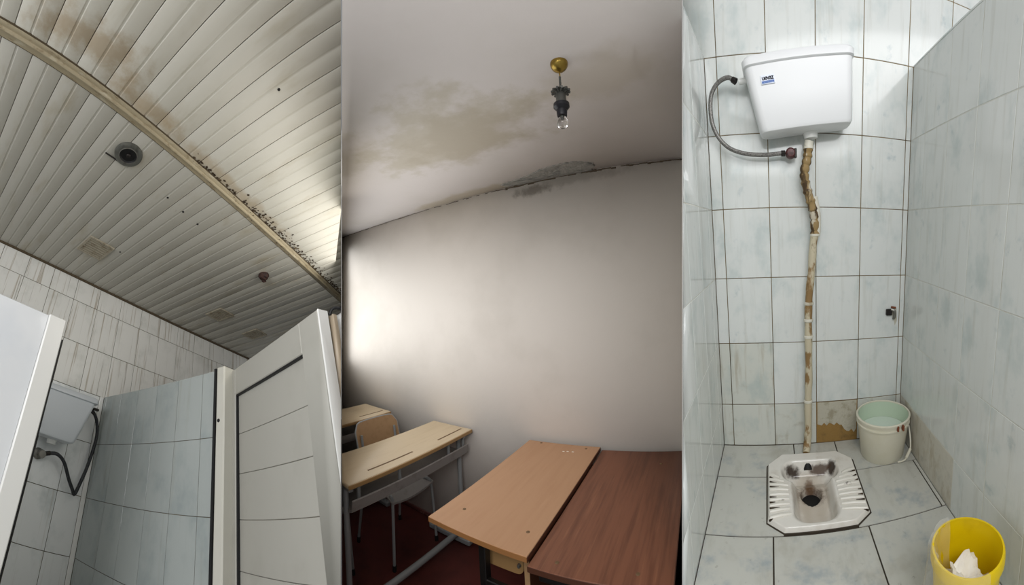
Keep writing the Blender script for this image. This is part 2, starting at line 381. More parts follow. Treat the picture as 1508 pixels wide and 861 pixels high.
# squat pan -------------------------------------------------------
pan = thing('squat_toilet', 'stall', (0, -.3, 0), 'white ceramic squat toilet pan set in the stall floor, brown-stained', 'squat toilet')
O = (0, -.3, 0)
def basin_d(x, y):                                              # signed distance-like value: > 0 inside the bowl
    x += .008
    def sd(cx, cy, hx, hy, r):
        dx, dy = abs(x - cx) - hx + r, abs(y - cy) - hy + r
        return -(math.hypot(max(dx, 0), max(dy, 0)) + min(max(dx, dy), 0) - r)
    return max(sd(0, -.355, .083, .137, .06), sd(0, -.215, .122, .065, .062))
def sst(a, b, x): t = min(max((x - a) / (b - a), 0), 1); return t * t * (3 - 2 * t)
def pan_h(x, y, s):
    z = .018
    z -= .018 * sst(.965, 1.0, s)
    d = basin_d(x, y)
    z -= (.012 + .05) * sst(-.004, .03, d) + .015 * sst(.03, .08, d)
    z -= .07 * sst(.044, .036, math.hypot((x + .012) , (y + .288)))
    return z
outl = []
for i in range(8):
    a, b = PAN[i], PAN[(i + 1) % 8]; m = 20 if i % 2 else 24
    for k in range(m): outl.append((a[0] + (b[0] - a[0]) * k / m, a[1] + (b[1] - a[1]) * k / m))
cx, cy = -.01, -.3
rings = []
SS = [1.0 - .012 * i for i in range(12)] + [.86 - .86 * i / 70 for i in range(1, 70)]
for s in SS: rings.append([(cx + (x - cx) * s, cy + (y - cy) * s, pan_h(cx + (x - cx) * s, cy + (y - cy) * s, s)) for x, y in outl])
part(MB().loft([[(x, y, -.16) for x, y, z in rings[0]]] + rings, True, True), 'pan', 'ceramic', pan, O, 60)
for side in (-1, 1):
    for k in range(9):
        y = -.245 - k * .026
        x0 = side * .176; x1 = None
        for q in range(60):
            xx = x0 - side * q * .002
            if basin_d(xx, y - .012 * (k - 4) / 4 * 0) > -.012: break
            x1 = xx
        if x1 is None: continue
        fan = (k - 4) * .002
        pts = [(x0, y - fan, .0165), ((x0 + x1) / 2, y, .019), (x1, y + fan, .0165)]
        part(MB().tube(pts, [.0078, .0082, .006], 10), 'ridge', 'ceramic_ridge', pan, O)
        if k % 4 != 3: part(MB().tube([(x0 + side * .002, y - fan - .013, .0175), (x0 - side * .03 * random.uniform(.3, 1.2), y - .0125, .0178)], [.0042, .0015], 6), 'grime_mark', 'grime', pan, O)
part(MB().lathe([(.039, -.088), (.039, -.076), (.001, -.076)], 24, (-.012, -.288, 0), cap=True), 'drain_hole', 'black_void', pan, O)  # black disc, the dark depth of the drain put in as colour
part(MB().tube([(-.012, -.145, -.012), (-.012, -.164, -.024)], [.022, .019], 14), 'water_inlet', 'black_void', pan, O)  # black plug colouring in the dark of the inlet opening
jr = [[(cx + (x - cx) * q, cy + (y - cy) * q, z) for x, y in outl] for q, z in ((1.022, -.006), (1.022, .0012), (.998, .0012))]
part(MB().loft(jr, False, False), 'sealing_joint', 'floor_grout', pan, O)

# cistern ---------------------------------------------------------
def cistern(room, loc, tilt, tw, bw, h, dep, label, body_m, prints, nipple_side):
    c = thing('toilet_cistern', room, loc, label, 'cistern')
    ct, st = math.cos(tilt), math.sin(tilt)
    turn = lambda x, y, z: (x * ct - z * st, y, x * st + z * ct)
    R = []
    for t, e in ((0, .018), (.02, .006), (.06, .001), (.5, 0), (.85, 0)):
        z = -h / 2 + h * t; hw = bw / 2 + (tw - bw) / 2 * t - e; hd = dep / 2 - e - .012 * (1 - t)
        R.append(rrect(hw, hd, .03, z, 0, 0))
    part(MB().loft(R).xf(turn), 'tank', body_m, c)
    zt = -h / 2 + h * .85
    hw = tw / 2 - .004
    part(MB().loft([rrect(hw, dep / 2 + .001, .03, zt), rrect(hw + .006, dep / 2 + .007, .032, zt + .004), rrect(hw + .007, dep / 2 + .007, .032, zt + .024),
                    rrect(hw - .002, dep / 2, .03, zt + .034), rrect(hw - .03, dep / 2 - .02, .03, zt + .04)]).xf(turn), 'lid', body_m, c)
    s = nipple_side
    zn = h / 2 - (.046 if prints else .065)
    xn = s * (tw / 2 - .012)
    part(MB().tube([turn(xn, .02, zn), turn(xn + s * (.036 if prints else .01), .02, zn)], .011, 12), 'inlet_nipple', 'white_pvc', c)
    part(MB().tube([turn(.02, .03, -h / 2 + .004), turn(.02, .03, -h / 2 - .022)], [.03, .027], 18), 'outlet_nut', 'white_pvc', c)
    if prints:
        yf = -dep / 2 + .0005
        st_ = part(MB().cbox(-.147, -.098, yf - .0008, yf + .003, .026, .056, .0004).xf(turn), 'brand_sticker', 'sticker', c); st_['label'] = 'small white and blue brand sticker reading uevaz'
        cu = bpy.data.curves.new('lettering', 'FONT'); cu.body = 'uevaz'; cu.size = .024; cu.extrude = .0004; cu.offset = .0006
        cu.align_x = 'CENTER'; cu.space_character = .86
        tmp = bpy.data.objects.new('lettering', cu); COL.objects.link(tmp)
        bpy.context.view_layer.update()
        me = bpy.data.meshes.new_from_object(tmp.evaluated_get(bpy.context.evaluated_depsgraph_get()))
        bpy.data.objects.remove(tmp)
        vv = [v.co.copy() for v in me.vertices]; wx = max(v.x for v in vv) - min(v.x for v in vv)
        for v, q in zip(me.vertices, vv):
            v.co = Vector(turn(-.1225 + q.x * .043 / wx, yf - .0012 - q.z, .0395 + q.y * .95))
        me.materials.clear(); me.materials.append(MATS['print_black'])
        o = bpy.data.objects.new('lettering', me); COL.objects.link(o); o.parent = st_; MADE.append((o, room))
        part(MB().box(-.145, -.1, yf - .0016, yf, .0285, .0365).xf(turn), 'blue_print_band', 'print_blue', st_)
    return c
cistern('stall', (-.018, -.089, 1.527), math.radians(7.5), .41, .355, .268, .158, 'white plastic flush cistern hung crooked on the tiled back wall', 'cistern_white', True, -1)

# flexible hose and valve ----------------------------------------
hs = thing('supply_hose', 'stall', (-.062, -.03, 1.32), 'grey braided supply hose looping left of the white cistern', 'hose')
hp = curve_pts([(-.273, -.07, 1.589), (-.30, -.065, 1.605), (-.341, -.06, 1.59), (-.37, -.055, 1.545), (-.373, -.05, 1.463), (-.351, -.05, 1.398), (-.306, -.05, 1.349), (-.238, -.05, 1.323), (-.157, -.05, 1.316), (-.092, -.05, 1.321)], 8)
OH = (-.062, -.03, 1.32)
part(MB().tube(hp, .0085, 10), 'braided_hose', 'hose_braid', hs, OH)
part(MB().tube([hp[0] + Vector((.006, 0, -.003)), hp[3]], [.013, .011], 8), 'hose_nut', 'metal_dark', hs, OH)
part(MB().tube([(-.098, -.05, 1.32), (-.082, -.05, 1.32)], .012, 8), 'hose_nut', 'metal_dark', hs, OH)
vl = part(MB().lathe([(.001, -.072), (.014, -.07), (.021, -.06), (.022, -.045), (.018, -.035), (.012, -.03), (.012, -.0005)], 18, (-.06, 0, 1.32), 'y', True), 'angle_valve', 'valve_red', hs, OH)
part(MB().cbox(-.046, -.036, -.064, -.04, 1.302, 1.338, .002), 'valve_lever', 'metal_dark', vl, OH)

# flush pipe -------------------------------------------------------
fp = thing('flush_pipe', 'stall', (-.004, -.05, .0), 'dirty bent flush pipe running down the tiled wall below the cistern', 'pipe')
OP = (-.004, -.05, 0)
part(MB().tube([(.015, -.055, 1.366), (.011, -.055, 1.345)], .0185, 14), 'coupling', 'pipe_white', fp, OP)
part(MB().tube([(.0115, -.055, 1.346), (.0115, -.055, 1.336)], .0205, 14), 'coupling_ring', 'pipe_white', fp, OP)
up = curve_pts([(.011, -.055, 1.338), (.006, -.055, 1.296), (-.006, -.055, 1.244), (.002, -.055, 1.19), (.022, -.055, 1.122), (.035, -.05, 1.067), (.037, -.048, .99)], 7)
part(MB().tube(up, [.018 + .0022 * math.sin(i * 1.7) + .0012 * math.sin(i * 3.1) for i in range(len(up))], 14), 'wrapped_section', 'pipe_wrap', fp, OP)
wp = curve_pts([(.034, -.04, 1.15), (.045, -.042, 1.09), (.047, -.043, 1.03), (.044, -.045, .99)], 6)
part(MB().tube(wp, .0165, 12), 'white_sleeve', 'pipe_white', fp, OP)
lo_ = curve_pts([(.037, -.048, 1.0), (.030, -.048, .955), (.022, -.048, .84), (.012, -.048, .75), (.007, -.048, .644), (.007, -.048, .536), (.007, -.048, .36), (.003, -.048, .245), (.002, -.05, .11), (-.002, -.055, .04)], 6)
part(MB().tube(lo_, [.0165 + .001 * math.sin(i * .9) for i in range(len(lo_))], 14), 'lower_section', 'pipe_lower', fp, OP)
for z, x in ((.995, .037), (.70, .010), (.625, .007), (.55, .007), (.245, .003)):
    part(MB().lathe([(.0175, z - .007), (.0205, z - .004), (.0205, z + .004), (.0175, z + .007)], 14, (x, -.048, 0)), 'pipe_band', 'pipe_white', fp, OP)
part(MB().tube([(-.002, -.053, .045), (-.006, -.066, .022), (-.012, -.088, .01)], [.0175, .018, .016], 14), 'outlet_elbow', 'pipe_lower', fp, OP)
part(MB().tube([(-.0118, -.087, .0105), (-.0125, -.0905, .009)], .0125, 12), 'outlet_mouth', 'mortar', fp, OP)

# broken fitting on the wall -------------------------------------
bk = thing('wall_fitting', 'stall', (.392, 0, .637), 'broken dark metal fitting with a torn wall plug near the right corner', 'fitting')
OB = (.392, 0, .637)
part(MB().cbox(.376, .405, -.016, 0, .622, .652, .003), 'metal_plate', 'metal_dark', bk, OB)
part(MB().tube(curve_pts([(.398, -.014, .652), (.412, -.02, .645), (.416, -.018, .625), (.414, -.008, .605)], 4), .007, 8), 'bent_arm', 'metal_dull', bk, OB)
part(MB().tube([(.402, -.002, .66), (.425, -.004, .656)], .005, 8), 'wall_plug', 'rusty_clip', bk, OB)
st = part(MB().prism([(.408, .66), (.43, .652), (.433, .59), (.424, .57), (.417, .6), (.41, .615)], -.0012, .0, lambda x, y, z: (x, z, y)), 'scraped_patch', 'plaster_rest', bk, OB)

# white bucket -----------------------------------------------------
def bucket_profile(rb, rt, h, t): return [(.001, .004), (rb - .008, .003), (rb, 0.0), (rb + .002, .004), (rt - .006, h - .04)], [(rt - .006 - t, h - .02), (rb - t, .012), (.001, .012)]
wb = thing('bucket', 'stall', (.338, -.128, 0), 'white plastic bucket of water in the corner by the right partition', 'bucket')
h, rb, rt = .198, .1, .119
part(MB().lathe([(.001, .004), (rb - .006, .004), (rb - .003, 0), (rb, .004), (rt - .002, h - .035)], 40), 'body', 'bucket_white', wb)
part(MB().lathe([(rt - .002, h - .038), (rt + .004, h - .036), (rt + .004, h - .03), (rt, h - .028), (rt, h - .016), (rt + .005, h - .014), (rt + .006, h - .004), (rt + .001, h), (rt - .003, h - .002), (rt - .004, h - .03)], 40), 'rim', 'bucket_white', wb)
part(MB().lathe([(rt - .004, h - .006), (rt - .006, h - .04), (rb - .002, .012), (.001, .012)], 40), 'inner_wall', 'bucket_inside', wb)
part(MB().lathe([(.001, .118), (.05, .118), (rt - .0115, .118)], 40), 'water', 'water', wb)
part(MB().tube(curve_pts([(.122, .02, h - .03), (.118, -.04, .1), (.105, -.085, .045), (.07, -.112, .02), (.035, -.114, .015)], 6), .0035, 8), 'handle', 'bucket_white', wb)
part(MB().tube([(.106, -.083, .046), (.078, -.108, .024)], .0068, 10), 'handle_grip', 'bucket_white', wb)
part(MB().cbox(.117, .13, .008, .034, h - .045, h - .018, .003), 'handle_lug', 'bucket_white', wb)
for dx in (.028, .052): part(MB().cbox(dx - .004, dx + .004, -rt - .009, -rt + .012, h - .03, h - .006, .0015), 'rim_clip', 'rusty_clip', wb)

# yellow bucket ----------------------------------------------------
yb = thing('waste_bucket', 'stall', (.306, -.925, 0), 'yellow plastic waste bucket lined with a clear bag', 'bucket')
h, rb, rt = .25, .074, .092
part(MB().lathe([(.001, .004), (rb - .006, .004), (rb - .003, 0), (rb, .004), (rt - .003, h - .03)], 40), 'body', 'bucket_yellow', yb)
part(MB().lathe([(rt - .003, h - .034), (rt + .003, h - .03), (rt + .003, h - .008), (rt, h), (rt - .005, h), (rt - .006, h - .03)], 40), 'rim', 'bucket_yellow', yb)
part(MB().lathe([(rt - .005, h - .004), (rt - .007, h - .04), (rb - .003, .012), (.001, .012)], 40), 'inner_wall', 'bucket_yellow', yb)
n = 40; rings = []
for z, r in ((.08, rb - .004), (.16, rb + .006), (h - .03, rt - .011), (h + .004, rt - .005), (h + .007, rt + .006), (h - .04, rt + .011), (h - .11, rt + .016), (h - .16, rt + .02)):
    row = []
    for k in range(n + 1):
        a = math.radians(95 + 175 * k / n); e = math.sin(PI * k / n) ** .4
        q = r + (.004 * math.sin(9 * a + z * 60) + .0025 * math.sin(23 * a - z * 40)) * e
        row.append((q * math.cos(a), q * math.sin(a), z + (.02 * math.sin(4 * a) if z < h - .1 and r > rt else 0)))
    rings.append(row)
m1 = n + 1
bg = part(MB().add([p for r in rings for p in r], [(i * m1 + k, i * m1 + k + 1, (i + 1) * m1 + k + 1, (i + 1) * m1 + k) for i in range(len(rings) - 1) for k in range(n)], True), 'bag_liner', 'bag_film', yb)
bg['label'] = 'clear thin plastic bag folded over the rim'
sheet = []; m2 = 8
for i in range(m2 + 1):
    for k in range(m2 + 1):
        u, v_ = i / m2 - .5, k / m2 - .5
        fold = .022 * abs(math.sin(3.3 * u + 1.1 * v_ + .4)) + random.uniform(-.005, .005)
        sheet.append((.085 * u * (1 - .25 * abs(v_)) + random.uniform(-.004, .004), .062 * v_ + .02 * u, .012 + fold + .03 * (v_ + .3) - .02 * u))
ff = [(i * 9 + k, i * 9 + k + 1, i * 9 + k + 10, i * 9 + k + 9) for i in range(m2) for k in range(m2)]
rim2 = [k for k in range(9)] + [i * 9 + 8 for i in range(1, 9)] + [72 + k for k in range(7, -1, -1)] + [i * 9 for i in range(7, 0, -1)]
pp = MB().add(sheet + [(x, y, z - .006) for x, y, z in sheet], ff + [tuple(81 + t for t in q[::-1]) for q in ff] + [(rim2[k], rim2[(k + 1) % 32], 81 + rim2[(k + 1) % 32], 81 + rim2[k]) for k in range(32)])
cp = thing('crumpled_paper', 'stall', (.300, -.932, .15), 'crumpled white paper lying inside the yellow bucket', 'paper')
part(pp, 'paper_sheet', 'paper', cp)

# ================================================================== WASHROOM WITH THE PLANK CEILING (left)
WROW = [0.0] + [-(.1743 + .2913 * i) for i in range(7)]
WX0, WW = -3.103, .1941
XC, FAR = -2.917, -1.36
wa = struct(MB().box(-5.2, FAR + .1, .0022, .1, -2.1, .05), 'wall_back', 'wash_grout', 'wash', 'streaky tiled wall under the plank ceiling', 'wall')
cols = [WX0 + WW * c for c in range(-9, 9)] + [FAR]
for j in range(len(WROW) - 1):
    for i in range(len(cols) - 1):
        if j >= 3 and cols[i] > XC + .1: continue
        xa, xb = cols[i], cols[i + 1]
        if j >= 3 and xb > XC: xb = XC - .03
        if xb - xa < .01: continue
        part(MB().cbox(xa + G, xb - G, 0, .01, WROW[j] - G, WROW[j + 1] + G, .0012), 'tile', 'wash_tile_upper' if j < 3 else 'wash_tile', wa)
part(MB().cbox(XC - .029, XC - .001, -.006, .004, -2.05, WROW[3], .002), 'corner_trim', 'white_pvc', wa)
fw = struct(MB().box(FAR, FAR + .1, -2.6, .0, -2.1, .05), 'wall_far', 'wash_grout', 'wash', 'far end wall of the washroom, dim tiles below the ceiling', 'wall')
for i in range(12):
    for j in range(3):
        part(MB().cbox(FAR - .008, FAR + .002, -.001 - WW * (i + 1) + G, -.001 - WW * i - G, WROW[j] - G, WROW[j + 1] + G, .0012), 'tile', 'wash_tile', fw)

struct(MB().box(-5.4, FAR, -3.2, .0, -2.2, -2.1), 'floor', 'floor_tile', 'wash', 'tiled washroom floor out of view below the doors', 'floor')
ceil = struct(MB().box(-5.4, FAR, -3.2, .0, .0125, .06), 'ceiling', 'joint_brown', 'wash', 'stained white plastic plank ceiling of the washroom', 'ceiling')
PWD = .1245
NAILS = ((-3.36, -1.035), (-3.239, -1.019), (-3.123, -1.009), (-3.268, -.482), (-3.451, -1.749))
def plank(xa, xb, ya, yb, m):                                   # double-ridge profile, underside at z = 0
    p = [(xa, .012), (xa, .002), (xa + .003, 0), ((xa + xb) / 2 - .006, 0), ((xa + xb) / 2 - .003, .0022), ((xa + xb) / 2 + .003, .0022), ((xa + xb) / 2 + .006, 0), (xb - .003, 0), (xb, .002), (xb, .012)]
    part(MB().prism(p, ya, yb, lambda x, z, y: (x, y, z)), 'plank', m, ceil)
k = 0; x = -5.3
while x < FAR - .02:
    xb = min(x + PWD, FAR)
    plank(x + .0012, xb - .0012, -1.242, -.004, 'pvc_plank')
    plank(x + .0012 + .03, xb - .0012 + .03, -3.1, -1.29, 'pvc_plank_stained')
    x += PWD
tr = struct(MB().box(-5.3, FAR, -1.292, -1.24, -.004, .012), 'trim_1', 'strip_beige', 'wash', 'grimy beige cover strip across the plank ceiling', 'trim')
part(MB().tube([(-5.3, -1.266, -.004), (FAR, -1.266, -.004)], .008, 8), 'strip_bead', 'strip_beige', tr)
part(MB().box(-5.3, FAR, -1.297, -1.292, -.0035, .003), 'strip_gap', 'joint_brown', tr)
part(MB().box(-5.3, FAR, -1.24, -1.237, -.0025, .003), 'strip_gap', 'joint_brown', tr)
part(MB().box(-5.2, FAR, -.014, -.0005, -.012, .003), 'ceiling_edge', 'joint_brown', ceil)
gr = MB()
for q in range(420):
    t = random.random(); x = -3.45 + 1.6 * (t ** .8); y = -1.294 - abs(random.gauss(0, .012 + .012 * (x > -3.0))); r = random.uniform(.0025, .008)
    if q % 5 == 0: y = -1.266 + random.uniform(-.02, .02)
    gr.add([(x + r * dx * random.uniform(.7, 1.5), y + r * dy * random.uniform(.7, 1.3), -.002 + r * .6 * dz) for dx, dy, dz in ((1, 0, 0), (-1, 0, 0), (0, 1, 0), (0, -1, 0), (0, 0, 1), (0, 0, -1))],
           [(0, 2, 4), (2, 1, 4), (1, 3, 4), (3, 0, 4), (2, 0, 5), (1, 2, 5), (3, 1, 5), (0, 3, 5)])
go = part(gr, 'mould_crust', 'grime', tr); go['kind'] = 'stuff'; go['label'] = 'dark crumbly mould along the ceiling strip'

for x, y in NAILS:
    part(MB().lathe([(.001, -.003), (.005, -.0025), (.006, .001)], 10, (x, y, 0)), 'nail_hole', 'black_void', ceil)
# recessed lamp, rusty lamp holder, vents -------------------------
sp = thing('recessed_spotlight', 'wash', (-3.654, -1.105, 0), 'round grey recessed spotlight with an empty dark cup beside the ceiling strip', 'spotlight')
part(MB().lathe([(.04, -.002), (.041, -.010), (.052, -.012), (.062, -.008), (.064, .001)], 36), 'ring', 'lamp_ring', sp)
part(MB().lathe([(.043, -.009), (.043, -.0125), (.040, -.0135), (.0395, -.009)], 36), 'inner_rim', 'metal_dull', sp)
part(MB().lathe([(.041, -.0105), (.034, -.004), (.001, -.003)], 30), 'cup', 'black_void', sp)
part(MB().lathe([(.001, -.012), (.008, -.0115), (.011, -.008), (.011, -.003)], 18, (.002, .002, 0)), 'lamp_socket', 'metal_dark', sp)
part(MB().cbox(-.085, .012, .056, .063, -.006, .0, .002), 'spring_clip', 'metal_dark', sp)
rs = thing('lamp_holder', 'wash', (-2.5, -1.0, 0), 'rusty brown lamp holder dangling from the ceiling near the strip', 'lamp holder')
part(MB().lathe([(.034, 0), (.036, -.012), (.03, -.02), (.026, -.03), (.012, -.032)], 20), 'housing', 'rust_dark', rs)
part(MB().cbox(-.045, .012, -.016, .014, -.044, -.02, .006), 'broken_clip', 'rust_dark', rs)
part(MB().tube(curve_pts([(-.01, 0, -.03), (.006, .012, -.045), (.026, .004, -.036)], 4), .007, 8), 'socket', 'rust_dark', rs)
for (x, y, s_, lab) in ((-3.40, -.40, .088, 'square dusty ceiling vent nearest the recessed spotlight'), (-2.265, -.41, .08, 'square ceiling vent halfway along the tiled wall'), (-1.80, -.40, .08, 'dim farthest square ceiling vent above the open door')):
    v = thing('ceiling_vent', 'wash', (x, y, 0), lab, 'vent', 0, 'square vents in the plank ceiling')
    fr = MB()
    fr.box(-s_, s_, -s_, -s_ + .014, -.008, .001).box(-s_, s_, s_ - .014, s_, -.008, .001).box(-s_, -s_ + .014, -s_ + .014, s_ - .014, -.008, .001).box(s_ - .014, s_, -s_ + .014, s_ - .014, -.008, .001)
    part(fr, 'frame', 'vent_plastic', v)
    part(MB().box(-s_ + .014, s_ - .014, -s_ + .014, s_ - .014, -.0025, .001), 'backing', 'vent_plastic', v)
    for q in range(7):
        yy = -s_ + .024 + q * (2 * s_ - .048) / 6
        part(MB().box(-s_ + .016, s_ - .016, yy - .004, yy + .004, -.0065, -.003), 'slat', 'vent_plastic', v)

# tiled partition, front panel, doors ------------------------------
ZT = -.757
YB = -.985
pb = struct(MB().box(XC + .0022, XC + .08, YB, -.0005, -2.1, ZT - .004), 'wall_partition', 'wash_grout', 'wash', 'glossy grey-green tiled partition between the cistern and the open door', 'wall')
ys = [-.006, -.04, -.211, -.385, -.556, -.727, -.898, YB]
for i in range(len(ys) - 1):
    for j in range(3, 7):
        part(MB().cbox(XC, XC + .01, ys[i + 1] + G * .7, ys[i] - G * .7, WROW[j] - G * .7, WROW[j + 1] + G * .7, .001), 'tile', 'wash_partition_tile', pb)
    part(MB().cbox(XC, XC + .08, ys[i + 1] + G, ys[i] - G, ZT - .004, ZT + .003, .001), 'cap_tile', 'wash_partition_tile', pb)
d3 = struct(MB().cbox(XC - .012, XC + .085, -1.045, YB - .012, -2.05, ZT + .012, .006), 'trim_2', 'white_pvc_aged', 'wash', 'white door post at the end of the tiled partition', 'door post')
part(MB().box(XC - .016, XC - .004, YB - .012, YB - .001, -2.05, ZT + .006), 'gasket', 'gasket_black', d3)
part(MB().lathe([(.001, -.016), (.006, -.015), (.008, -.012), (.008, -.004)], 14, (XC - .0, -1.015, -.985), 'x'), 'hinge_bolt', 'gasket_black', d3)

fpn = struct(MB().cbox(-4.9, -3.722, -.865, -.835, -2.0, ZT, .003), 'door_2', 'pane_gloss', 'wash', 'glossy white front panel at the far left edge', 'panel')
part(MB().cbox(-3.722, -3.649, -.875, -.825, -2.0, ZT + .004, .004), 'frame_post', 'white_pvc', fpn)
part(MB().box(-3.649, -3.641, -.868, -.832, -2.0, ZT - .075), 'gasket', 'gasket_black', fpn)

A2 = Vector((-2.862, -1.022)); U = Vector((-.4243, -.9055)); Nn = Vector((-.9055, .4243))
def LF(u, n, z): return (A2.x + U.x * u + Nn.x * n, A2.y + U.y * u + Nn.y * n, z)
d1 = thing('door_1', 'wash', LF(0, 0, -2.05), 'open grey-white plastic door leaf with a grooved inset panel', 'door', kind='structure')
OD = LF(0, 0, -2.05)
def dpart(b, name, m, par=d1, ch=.003): return part(MB().cbox(*b, ch).xf(LF), name, m, par, OD)
dpart((0, .055, -.04, 0, -2.05, ZT), 'stile', 'door_grey')
dpart((.578, .685, -.04, 0, -2.05, ZT), 'stile', 'door_grey')
dpart((.055, .578, -.04, 0, ZT - .118, ZT), 'rail', 'door_grey')
zz = [ZT - .118, -1.04, -1.19, -1.345, -1.50, -1.66, -1.82, -2.05]
for i in range(7): dpart((.055, .578, -.03, -.016, zz[i + 1] + .0007, zz[i] - .0007), 'panel_plank', 'door_grey', d1, .0015)
part(MB().box(.055, .578, -.034, -.026, -2.05, ZT - .11).xf(LF), 'panel_backing', 'beige_pvc', d1, OD)
dpart((.055, .0605, -.018, -.004, -2.05, ZT - .118), 'gasket', 'gasket_black', d1, .001)
dpart((.06, .578, -.018, -.004, ZT - .1245, ZT - .118), 'gasket', 'gasket_black', d1, .001)
dpart((.685, .692, -.044, .001, -2.05, ZT + .001), 'edge_band', 'white_pvc', d1)
d2 = thing('door_3', 'wash', LF(.1, -.09, -2.05), 'second white door leaf just behind the open grey door', 'door', kind='structure')
O2 = LF(.1, -.09, -2.05)
part(MB().cbox(.1, .70, -.076, -.056, -2.05, ZT - .01, .003).xf(LF), 'leaf', 'beige_pvc', d2, O2)
part(MB().cbox(.12, .735, -.13, -.1, -2.05, ZT + .006, .003).xf(LF), 'outer_leaf', 'white_pvc', d2, O2)
part(MB().tube(curve_pts([LF(.69, -.05, ZT - .012), LF(.70, -.058, ZT + .006), LF(.712, -.074, ZT + .008), LF(.72, -.087, ZT - .02), LF(.72, -.088, -1.0), LF(.72, -.088, -2.0)], 6), .006, 8), 'rubber_seal', 'gasket_black', d2, O2)

cistern('wash', (-3.255, -.088, -.955), 0.0, .44, .25, .29, .155, 'white flush cistern half hidden behind the glossy front panel', 'cistern_grey', False, 1)
h2 = thing('supply_hose', 'wash', (-3.275, -.03, -1.187), 'black supply hose bent in a sharp V beside the glossy partition', 'hose')
OH2 = (-3.275, -.03, -1.187)
hp = curve_pts([(-3.025, -.075, -.878), (-3.008, -.075, -.887), (-2.975, -.07, -.93), (-2.955, -.065, -1.02), (-2.975, -.06, -1.17), (-3.005, -.06, -1.28), (-3.026, -.06, -1.335), (-3.045, -.06, -1.315), (-3.08, -.06, -1.27), (-3.13, -.06, -1.195), (-3.18, -.06, -1.165), (-3.225, -.055, -1.17), (-3.26, -.05, -1.182)], 7)
part(MB().tube(hp, .0102, 10), 'rubber_hose', 'hose_black', h2, OH2)
part(MB().tube([(-3.0285, -.072, -.876), (-3.008, -.075, -.886)], [.011, .012], 8), 'hose_nut', 'metal_dark', h2, OH2)
part(MB().cbox(-3.026, -2.985, -.092, -.07, -.870, -.856, .003), 'nut_lever', 'metal_dark', h2, OH2)
vv = part(MB().lathe([(.001, -.075), (.02, -.074), (.024, -.06), (.016, -.05), (.016, -.02), (.03, -.012), (.032, -.0005)], 20, (-3.275, 0, -1.187), 'y', True), 'angle_valve', 'metal_dull', h2, OH2)
part(MB().tube([(-3.262, -.055, -1.183), (-3.225, -.055, -1.17)], [.013, .012], 8), 'hose_nut', 'metal_dark', h2, OH2)

# ================================================================== CLASSROOM (middle)
CH = 2.324
wl = struct(MB().box(-3.2, 1.2, 0, .1, -.05, CH), 'wall_back', 'class_wall', 'class', 'plain pale plaster wall behind the school desks', 'wall')
cl = struct(MB().box(-3.2, 1.4, -1.75, .1, CH, CH + .08), 'ceiling', 'class_ceiling', 'class', 'water-stained white plaster ceiling of the classroom', 'ceiling')
flr = struct(MB().box(-3.2, 1.2, -1.6, 0, -.06, 0), 'floor', 'class_floor', 'class', 'dark red painted classroom floor', 'floor')
struct(MB().cbox(-3.2, 1.2, -.012, -.0, 0, .035, .003), 'baseboard_back', 'baseboard_paint', 'class', 'low scuffed reddish baseboard under the pale wall', 'baseboard')
# crack in the joint, blown plaster
ck = MB(); x = -2.6; pv = None
while x < .7:
    wdt = (.0022 if x < -1.1 else .003 if x < -.55 else .009 if x < .05 else .007) * random.uniform(.5, 1.7)
    z = CH - .002 - random.uniform(0, .004)
    xb = x + random.uniform(.015, .05)
    if random.random() < (.97 if x > -.6 or x < -1.2 else .7):
        ck.add([(x, -.002, z), (xb, -.002, z - random.uniform(-.001, .001)), (xb, -.002, z - wdt), (x, -.002, z - wdt * random.uniform(.6, 1.2)),
                (x, .002, z), (xb, .002, z), (xb, .002, z - wdt), (x, .002, z - wdt)], [(0, 1, 2, 3), (4, 7, 6, 5), (0, 4, 5, 1), (3, 2, 6, 7), (0, 3, 7, 4), (1, 5, 6, 2)])
    x = xb
co = part(ck, 'crack', 'crack_dark', wl); co['label'] = 'dark ragged crack along the ceiling joint'
top = [(-.52, -.03), (-.53, -.065), (-.47, -.085), (-.40, -.09), (-.34, -.105), (-.27, -.135), (-.2, -.16), (-.13, -.168), (-.07, -.178), (0, -.168), (.05, -.13), (.075, -.095), (.075, -.06), (.05, -.03), (.045, -.004)]
poly = []
for i in range(len(top) - 1):
    for k in range(4):
        a, b = top[i], top[i + 1]; t = k / 4
        poly.append((a[0] + (b[0] - a[0]) * t + random.uniform(-.005, .005), a[1] + (b[1] - a[1]) * t + random.uniform(-.006, .006)))
poly += [(.045, -.002), (-.44, -.002), (-.46, -.02)]
pb2 = MB()
cxp, cyp = -.22, -.06
rg = []
for s, dz in ((1.0, 0.0), (.985, .006), (.8, .0045), (.6, .006), (.4, .005), (.2, .007), (.03, .006)):
    rg.append([(cxp + (x - cxp) * s, cyp + (y - cyp) * s, CH - dz - random.uniform(0, .004) * (s < .98)) for x, y in poly])
ho = part(pb2.loft(rg, True, False), 'bare_concrete', 'concrete', cl); ho['label'] = 'grey bare concrete where ceiling plaster has fallen'

